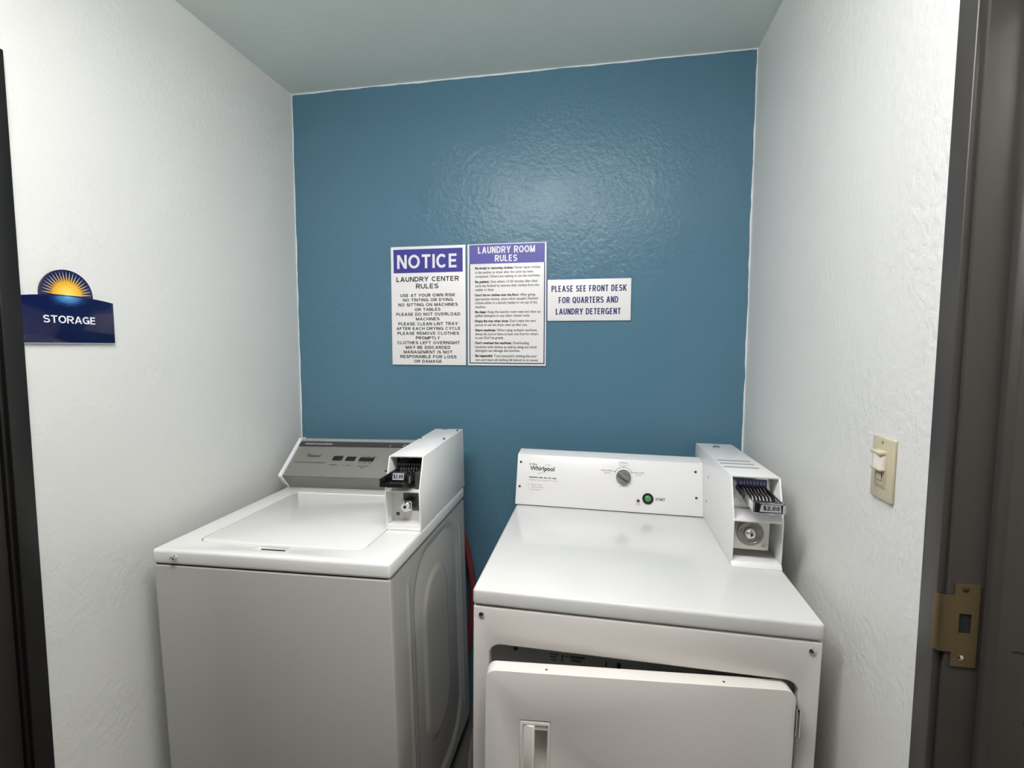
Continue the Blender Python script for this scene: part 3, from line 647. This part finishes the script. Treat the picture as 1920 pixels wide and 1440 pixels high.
# lower compartment lock
obj('lock_recess', xf(prism(rounded_rect(0.2725, 0.334, 0.983, 1.0425, 0.014), 1, 0.2585, 0.261), Matrix()), M['grey_metal'], cbw, smooth=0)
obj('lock_panel', box(wx0+0.004, wx1-0.004, 0.2605, 0.263, wt+0.012, 1.050), M['enamel'], cbw, smooth=0)
lck = join(box(0.2750, 0.3065, 0.236, 0.2595, 0.988, 1.018, bev=0.006, seg=3), xf(lathe([(0.0150, 0), (0.0150, 0.006), (0.0122, 0.0085), (0, 0.0085)], 28), facing((0.2885, 0.2375, 1.0025), (0, -1, 0))))
lo = obj('coin_vault_lock', lck, M['chrome'], cbw)
obj('keyhole', xf(join(lathe([(0.0048, 0), (0.0048, 0.0004), (0, 0.0004)], 20)), facing((0.2885, 0.2289, 1.0025), (0, -1, 0))), M['ink_black'], cbw)
obj('lock_bolt', box(0.2485, 0.2585, 0.256, 0.2615, 0.966, 0.976, bev=0.002), M['grey_metal'], cbw)
def top_z(y): return 1.147 + 0.0085*(y-0.2545)/0.4155
for x, y in ((0.2385, 0.502), (0.327, 0.490), (0.3315, 0.633)):
    obj('bolt', xf(lathe([(0.0042, -0.001), (0.0042, 0.003), (0.0030, 0.0052), (0, 0.0056)], 16), Matrix.Translation((x, y, top_z(y)))), M['grey_metal'], cbw)
obj('top_lock', xf(lathe([(0.0098, -0.001), (0.0098, 0.0035), (0.0078, 0.0055), (0.003, 0.0055), (0.003, 0.0035), (0, 0.0035)], 24), Matrix.Translation((0.280, 0.648, top_z(0.648)))), M['chrome'], cbw)
obj('side_pin', xf(lathe([(0.0022, 0), (0.0022, 0.006), (0, 0.0064)], 12), facing((wx0, 0.236, 1.106), (-1, 0, 0))), M['black_metal'], cbw)
obj('foot_flange', box(wx0, wx1, 0.2105, 0.2185, wt+0.0005, wt+0.005, bev=0.0012), M['enamel_white'], cbw)

# ------------------------------------------------------------------ dryer
dx, dy, dyaw, droll, dpit = 0.0719, 1.0802, 0.00498, 0.01157, 0.01351
dr = empty('clothes_dryer', (dx, dy, 0), (dpit, droll, dyaw))
tag(dr, 'white front-loading coin dryer with its door ajar beside the right wall', 'dryer')
dw, dd, dt = 0.3685, 0.700, 0.9211
zc = 0.8825
body = obj('cabinet', box(-dw, dw, 0.0, dd, 0.03, zc-0.0022), M['enamel_front'], dr)
boolean(body, [prism(rounded_rect(-0.3305, 0.3285, 0.20, 0.7895, 0.028, 8), 1, -0.01, 0.030)], bev=0.0042, seg=3)
obj('seam', box(-dw+0.006, dw-0.006, 0.006, dd-0.006, zc-0.004, zc+0.002), M['dark_gap'], dr, smooth=0)
obj('top', box(-dw-0.0012, dw+0.0012, -0.003, dd, zc, dt, bev=0.0075, seg=4), M['enamel_dryer'], dr)
for x in (-0.3487, 0.3488):
    s_ = obj('screw', pan_screw(0.0068, 0.004, (x, -0.0002, 0.8597), (0, -1, 0)), M['chrome'], dr)
    obj('screw_cross', join(xf(box(-0.0032, 0.0032, -0.0006, 0.0006, 0.0034, 0.0042), facing((x, -0.0002, 0.8597), (0, -1, 0))), xf(box(-0.0006, 0.0006, -0.0032, 0.0032, 0.0034, 0.0042), facing((x, -0.0002, 0.8597), (0, -1, 0)))), M['screw_dark'], s_, smooth=0)
for sx in (-1, 1):
    for fy in (0.06, dd-0.06):
        x = sx*0.31; zb = math.sin(droll)*x - math.sin(dpit)*fy
        obj('foot', xf(lathe([(0.022, zb), (0.022, zb+0.012), (0.009, zb+0.016), (0.009, 0.036)], 18), Matrix.Translation((x, fy, 0))), M['black_metal'], dr)
# inside the opening: grey liner, latch, data label
obj('opening_liner', prism(rounded_rect(-0.328, 0.326, 0.203, 0.787, 0.026, 8), 1, 0.0275, 0.0298), M['recess'], dr, smooth=0)
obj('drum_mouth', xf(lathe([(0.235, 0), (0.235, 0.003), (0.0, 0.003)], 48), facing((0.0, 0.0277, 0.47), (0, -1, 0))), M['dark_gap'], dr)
LFr = basis((0, 0.0274, 0), (1, 0, 0), (0, 0, 1))
obj('data_lettering', bars([(-0.193, -0.172, .7655, .768), (-0.193, -0.176, .7585, .7612), (-0.190, -0.178, .751, .7535), (-0.1655, -0.1615, .7505, .768), (-0.158, -0.150, .7635, .766), (-0.146, -0.112, .762, .7675), (-0.144, -0.120, .7535, .759)], LFr), M['ink_mid'], dr, smooth=0)
obj('latch_catch', join(box(-0.276, -0.268, 0.020, 0.028, 0.769, 0.782)), M['ink_black'], dr, smooth=0)
obj('door_switch', box(-0.040, -0.032, 0.022, 0.028, 0.752, 0.764), M['ink_black'], dr, smooth=0)
obj('catch_mark', box(-0.0655, -0.0625, 0.0265, 0.028, 0.752, 0.764), M['ink_black'], dr, smooth=0)
# door, hinged on the right and left ajar
hx, hy, th = 0.3155, -0.003, 0.0915
DW, DT = 0.640, 0.034
door = obj('door', prism(rounded_rect(-DW, 0.0, 0.225, 0.7828, 0.022, 8), 1, -0.0175, 0.016), M['enamel_front'], dr, loc=(hx, hy, 0))
door.rotation_euler = (0, 0, th)
hxo, hzo = -0.566, 0.675
pocket = prism([(hxo+0.030, -0.026), (hxo+0.0605, -0.026), (hxo+0.0605, 0.004), (hxo+0.056, 0.0095), (hxo+0.031, 0.0095)], 2, hzo-0.150, hzo-0.024)
ledge = box(hxo+0.008, hxo+0.062, -0.03, -0.0150, hzo-0.162, hzo-0.0115)
outer = box(hxo, hxo+0.067, -0.03, -0.0160, hzo-0.17, hzo)
door.rotation_euler = (0, 0, 0); door.location = (0, 0, 0)
boolean(door, [outer], bev=0); boolean(door, [ledge], bev=0); boolean(door, [pocket], bev=0.0042, seg=3, angle=50)
door.rotation_euler = (0, 0, th); door.location = (hx, hy, 0)
hdl = obj('handle_frame', join(box(hxo+0.0015, hxo+0.0655, -0.0170, -0.0150, hzo-0.168, hzo-0.0045, bev=0.0007), ), M['enamel_front'], door)
boolean(hdl, [box(hxo+0.0075, hxo+0.0625, -0.04, 0.0, hzo-0.162, hzo-0.0115)], bev=0)
obj('pull_grip', prism([(hxo+0.009, -0.0150), (hxo+0.028, -0.0210), (hxo+0.033, -0.0190), (hxo+0.034, -0.008), (hxo+0.009, -0.008)], 2, hzo-0.160, hzo-0.0125, bev=0.0012), M['enamel_front'], door)
for x, y in ((-0.510, -0.004), (-0.140, -0.004)):
    obj('top_hole', xf(lathe([(0.0028, 0), (0.0028, 0.0006), (0, 0.0006)], 14), Matrix.Translation((x, y, 0.7826))), M['grey_metal'], door)
obj('hinge_pin', xf(lathe([(0.0042, 0.684), (0.0050, 0.687), (0.0044, 0.692), (0.0044, 0.734), (0.0050, 0.739), (0.003, 0.744), (0, 0.745)], 16), Matrix.Translation((hx+0.0068, hy-0.021, 0.004))), M['chrome'], dr)
obj('hinge_leaf', box(hx+0.0005, hx+0.0085, hy-0.017, hy+0.028, 0.690, 0.742, bev=0.0008), M['grey_metal'], dr)
# console
LN, LT = (0.5875, dt), (0.640, 1.0865)
ld = Vector((0, LT[0]-LN[0], LT[1]-LN[1])).normalized(); lnn = Vector((1, 0, 0)).cross(ld)
dcon = obj('console', prism([(LN[0], LN[1]+0.0006), (LT[0], LT[1]), (0.706, 1.0925), (0.716, 1.086), (0.716, LN[1]+0.0006)], 0, -0.3735, 0.2462, bev=0.0018, seg=3), M['enamel_white'], dr)
obj('base_seam', box(-0.372, 0.245, LN[0]-0.001, LN[0]+0.004, dt-0.0002, dt+0.0020), M['dark_gap'], dcon, smooth=0)
LF = basis((0, LN[0]-0.0002, LN[1]), (1, 0, 0), ld)
obj('face_panel', xf(box(-0.3728, 0.2395, 0.002, 0.1725, -0.001, 0.0010, bev=0.0004), LF), M['enamel_white'], dcon)
LF = LF @ Matrix.Translation((0, 0, 0.0010))
for u, v in ((-0.3612, 0.1462), (-0.3608, 0.0625), (0.2232, 0.1447), (0.2246, 0.0603)):
    obj('screw', xf(lathe([(0.0042, 0), (0.0040, 0.0014), (0.0024, 0.0024), (0, 0.0026)], 16), LF @ Matrix.Translation((u, v, 0))), M['screw_dark'], dcon)
lettering('logo', [('Whirlpool', -0.3274, -0.2424, 0.1200, 0.0150, 0.022)], M['ink_black'], dcon, LF)
def arc(cu, cv, ru, rv, a0, a1, n=16): return [(cu+ru*math.cos(math.radians(a0+(a1-a0)*i/n)), cv+rv*math.sin(math.radians(a0+(a1-a0)*i/n))) for i in range(n+1)]
obj('logo_swoosh', polyline_strip([(-0.302, 0.1105), (-0.296, 0.1095), (-0.286, 0.1130), (-0.276, 0.1200), (-0.266, 0.1300), (-0.260, 0.1390), (-0.2615, 0.1420), (-0.268, 0.1410), (-0.277, 0.1375)], 0.0010, LF), M['ink_grey'], dcon, smooth=0)
obj('logo_lettering', bars([(-0.3305, -0.3265, .1390, .1425), (-0.3215, -0.3165, .1400, .1432), (-0.3150, -0.3115, .1385, .1425), (-0.3095, -0.3055, .1385, .1420)], LF), M['ink_black'], dcon, smooth=0)
obj('small_lettering', bars([(-0.330, -0.299, .0945, .0975), (-0.296, -0.282, .0945, .0975), (-0.278, -0.267, .0943, .0973), (-0.263, -0.253, .0943, .0973), (-0.249, -0.2345, .0940, .0970)], LF), M['ink_mid'], dcon, smooth=0)
lettering('instruction_heading', [('OPERATING INSTRUCTIONS', -0.330, -0.231, 0.0850, 0.0034, 0.01)], M['ink_red'], dcon, LF)
lettering('instructions', [('Select Cycle', -0.3208, -0.2838, 0.0695, 0.0036, 0.0), ('Insert Payment', -0.3208, -0.2775, 0.0615, 0.0036, 0.0), ('Press Start', -0.3208, -0.2866, 0.0535, 0.0036, 0.0),
          ('1', -0.3310, -0.3296, 0.0695, 0.0036, 0.0), ('2', -0.3312, -0.3292, 0.0615, 0.0036, 0.0), ('3', -0.3312, -0.3292, 0.0535, 0.0036, 0.0)], M['ink_grey'], dcon, LF)
kc = (-0.009, 0.1150)
KB = LF @ Matrix.Translation((kc[0], kc[1], 0))
kn = obj('cycle_knob', xf(join(lathe([(0.0246, 0.0), (0.0240, 0.010), (0.0225, 0.0125), (0.0, 0.0125)], 40)), KB), M['knob'], dcon)
kr = KB @ Matrix.Rotation(math.radians(-33), 4, 'Z')
obj('knob_grip', xf(prism(rounded_rect(-0.0215, 0.0225, -0.0065, 0.0065, 0.005), 2, 0.011, 0.0215, bev=0.0018), kr), M['knob'], kn)
obj('knob_mark', xf(box(-0.0220, -0.003, -0.0011, 0.0011, 0.0214, 0.0218), kr), M['knob_dark'], kn, smooth=0)
tri = lambda px, py, a: xf(prism([(0.0028*math.cos(a+q), 0.0028*math.sin(a+q)) for q in (0, 2.1, 4.2)], 2, 0, 0.0005), LF @ Matrix.Translation((px, py, 0)))
obj('cycle_arc', join(polyline_strip(arc(kc[0], kc[1], 0.0315, 0.0325, 30, 150), 0.0011, LF), tri(kc[0]-0.028, kc[1]+0.0155, 3.9), tri(kc[0]+0.0278, kc[1]+0.0155, -0.9), tri(kc[0], kc[1]+0.0325, 1.57)), M['ink_black'], dcon, smooth=0)
for q in ([('NORMAL', -0.0240, 0.0052, 0.1598, 0.0044, 0.004), ('HIGH HEAT', -0.0240, 0.0062, 0.1522, 0.0032, 0.0)], [('PERM PRESS', -0.0840, -0.0415, 0.1310, 0.0044, 0.004), ('MEDIUM', -0.0730, -0.0520, 0.1238, 0.0032, 0.0)],
          [('DELICATES', 0.0245, 0.0590, 0.1285, 0.0046, 0.004), ('LOW HEAT', 0.0310, 0.0520, 0.1222, 0.0032, 0.0)], [('CYCLES', -0.0220, 0.0040, 0.0815, 0.0050, 0.01)]):
    lettering('cycle_lettering', q, M['ink_mid'], dcon, LF)
SB = LF @ Matrix.Translation((0.0709, 0.0485, 0))
btn = obj('start_button', xf(lathe([(0.0180, 0), (0.0176, 0.005), (0.0158, 0.0068), (0.0112, 0.0068), (0.0110, 0.004), (0, 0.004)], 36), SB), M['button_black'], dcon)
obj('button_cap', xf(lathe([(0.0106, 0.003), (0.0104, 0.0066), (0.0085, 0.0078), (0, 0.0080)], 30), SB), M['button_green'], btn)
obj('indicator', xf(lathe([(0.0050, 0), (0.0046, 0.002), (0.0026, 0.0036), (0, 0.0040)], 20), LF @ Matrix.Translation((0.0400, 0.0396, 0))), M['led'], dcon)
lettering('start_lettering', [('START', 0.0957, 0.1263, 0.0440, 0.0088, 0.02)], M['ink_black'], dcon, LF)
lettering('indicator_lettering', [('DOOR', 0.0340, 0.0460, 0.0300, 0.0024, 0.0), ('IN USE', 0.0335, 0.0470, 0.0250, 0.0030, 0.0)], M['ink_grey'], dcon, LF)
# coin box of the dryer
cx0, cx1 = 0.2460, 0.3665
cbd = coin_box(dr, cx0, cx1, (0.2435, 0.2420, 1.0400, 0.2850, 1.1440, 1.1285), dt+0.0005, 0.772, 'white steel coin box with chrome coin slide')
obj('vent_slots', join(*[xf(box(0.2535, 0.3455, 0, 0.013, 0, 0.0006), Matrix.Translation((0, y, 1.1440-0.0155*(y-0.285)/0.487-0.0002)) @ Matrix.Rotation(-0.0318, 4, 'X')) for y in (0.474, 0.432, 0.385)]), M['recess'], cbd, smooth=0)
obj('top_lock', xf(lathe([(0.0125, -0.002), (0.0125, 0.003), (0.0105, 0.005), (0.004, 0.005), (0.0035, 0.002), (0, 0.002)], 26), Matrix.Translation((0.2985, 0.690, 1.1312))), M['chrome'], cbd)
for y, z in ((0.545, 1.0665), (0.552, 0.987)):
    obj('side_rivet', xf(lathe([(0.004, 0), (0.0036, 0.0012), (0, 0.0016)], 14), facing((cx0, y, z), (-1, 0, 0))), M['recess'], cbd)
obj('slot_plate', box(cx0+0.016, cx1-0.005, 0.335, 0.339, 1.0445, 1.1375), M['chrome'], cbd, smooth=0)
obj('coin_plate', box(0.277, 0.349, 0.3295, 0.335, 1.1030, 1.1235, bev=0.0008), M['label_blue'], cbd)
obj('coin_slots', join(*[xf(lathe([(0.0026, 0), (0.0024, 0.0008), (0, 0.0009)], 12), facing((0.2835+0.0083*k, 0.3296, 1.113), (0, -1, 0)) @ Matrix.Diagonal((1, 2.6, 1, 1))) for k in range(8)]), M['price'], cbd)
bx0, bx1 = 0.2725, 0.3440
# chrome chute sloping forward and down to the price plate
chute = join(prism([(0.335, 1.1000), (0.335, 1.0960), (0.180, 1.0830), (0.178, 1.0845), (0.178, 1.0890), (0.190, 1.0890)], 0, bx0, bx1, bev=0.0008), prism([(0.335, 1.1080), (0.335, 1.0960), (0.180, 1.0830), (0.178, 1.0845), (0.178, 1.1060), (0.184, 1.1085)], 0, bx0, bx0+0.005, bev=0.001),
            prism([(0.335, 1.1080), (0.335, 1.0960), (0.180, 1.0830), (0.178, 1.0845), (0.178, 1.1060), (0.184, 1.1085)], 0, bx1-0.004, bx1, bev=0.001))
obj('coin_slide', chute, M['chrome'], cbd)
obj('coin_ribs', join(*[prism([(0.333, 1.101), (0.333, 1.112), (0.300, 1.108), (0.285, 1.1035), (0.255, 1.1015), (0.245, 1.094)], 0, 0.2835+0.0083*k-0.0018, 0.2835+0.0083*k+0.0018, bev=0.0007) for k in range(8)]), M['chrome'], cbd)
obj('rib_gaps', prism([(0.334, 1.1005), (0.334, 1.1040), (0.248, 1.0950), (0.240, 1.0915)], 0, bx0+0.005, bx1-0.004), M['black_metal'], cbd, smooth=0)
obj('price_block', box(bx0+0.001, bx1-0.001, 0.1775, 0.1885, 1.0845, 1.1085, bev=0.0018), M['black_metal'], cbd)
obj('price_frame', join(*[xf(b, basis((0, 0.1772, 0), (1, 0, 0), (0, 0, 1))) for b in (box(0.286, 0.338, 1.1075, 1.1095, 0, 0.002), box(0.286, 0.338, 1.0845, 1.0862, 0, 0.002), box(0.306, 0.318, 1.1088, 1.1112, 0, 0.003), box(0.306, 0.318, 1.0822, 1.0846, 0, 0.003), box(0.338, 0.3445, 1.0850, 1.1070, -0.002, 0.001), box(bx0-0.001, bx0+0.0035, 1.085, 1.108, -0.002, 0.001))]), M['chrome'], cbd)
PD = basis((0, 0.1774, 0), (1, 0, 0), (0, 0, 1))
obj('price_tag', xf(prism([(0.2875, 1.0880), (0.3355, 1.0880), (0.3335, 1.1062), (0.2905, 1.1062)], 2, 0, 0.0006), PD), M['price'], cbd, smooth=0)
lettering('price_lettering', [('$2.00', 0.2945, 0.3310, 1.0925, 0.0098, 0.03)], M['ink_black'], cbd, PD @ Matrix.Translation((0, 0, 0.0007)))
obj('lock_plate', join(box(0.2505, 0.3385, 0.2585, 0.2610, 0.9605, 1.0365, bev=0.0006)), M['steel'], cbd)
obj('lock_collar', xf(lathe([(0.0325, 0), (0.0325, 0.003), (0.0305, 0.005), (0.0255, 0.005), (0.0215, 0.0015), (0.0165, 0.0015)], 40, caps=False), facing((0.2925, 0.2586, 1.0035), (0, -1, 0))), M['collar'], cbd)
obj('lock_cylinder', xf(lathe([(0.0165, 0.001), (0.0150, 0.008), (0.0105, 0.0125), (0, 0.0130)], 32), facing((0.2925, 0.2586, 1.0035), (0, -1, 0))), M['chrome'], cbd)
obj('keyhole', xf(join(box(-0.0014, 0.0014, -0.006, 0.005, 0.0126, 0.0134), lathe([(0.0032, 0.0126), (0.0032, 0.0134), (0, 0.0134)], 16)), facing((0.2935, 0.2586, 1.0035), (0, -1, 0))), M['ink_black'], cbd, smooth=0)
obj('plate_screw', pan_screw(0.0055, 0.003, (0.3295, 0.2585, 0.969), (0, -1, 0)), M['steel'], cbd)
obj('foot_flange', prism([(0.2345, dt+0.0005), (0.2435, dt+0.0005), (0.2455, dt+0.012), (0.2435, dt+0.012)], 0, cx0, cx1, bev=0.0008), M['enamel_white'], cbd)

# ------------------------------------------------------------------ hoses behind the machines
def spline(pts, n=10):
    P = [Vector(p) for p in pts]; out = []
    for i in range(len(P)-1):
        p0, p1, p2, p3 = P[max(i-1, 0)], P[i], P[i+1], P[min(i+2, len(P)-1)]
        for k in range(n):
            t = k/n; out.append(0.5*((2*p1) + (-p0+p2)*t + (2*p0-5*p1+4*p2-p3)*t*t + (-p0+3*p1-3*p2+p3)*t**3))
    return out + [P[-1]]
hose = obj('water_hose', tube(spline([(-0.63, 1.845, 0.90), (-0.575, 1.855, 0.83), (-0.537, 1.85, 0.735), (-0.512, 1.845, 0.64), (-0.497, 1.84, 0.545), (-0.497, 1.84, 0.45), (-0.515, 1.845, 0.3), (-0.54, 1.85, 0.1), (-0.545, 1.845, 0.012)]), 0.0125), M['hose_red'])
tag(hose, 'red rubber hose hanging behind the washer by the blue wall', 'hose')
h2 = obj('drain_hose', tube(spline([(-0.375, 1.30, 0.012), (-0.42, 1.50, 0.012), (-0.455, 1.66, 0.012), (-0.462, 1.80, 0.012), (-0.455, 1.865, 0.02)]), 0.011), M['hose_grey'])
tag(h2, 'grey hose lying on the dark floor between the two machines', 'hose')
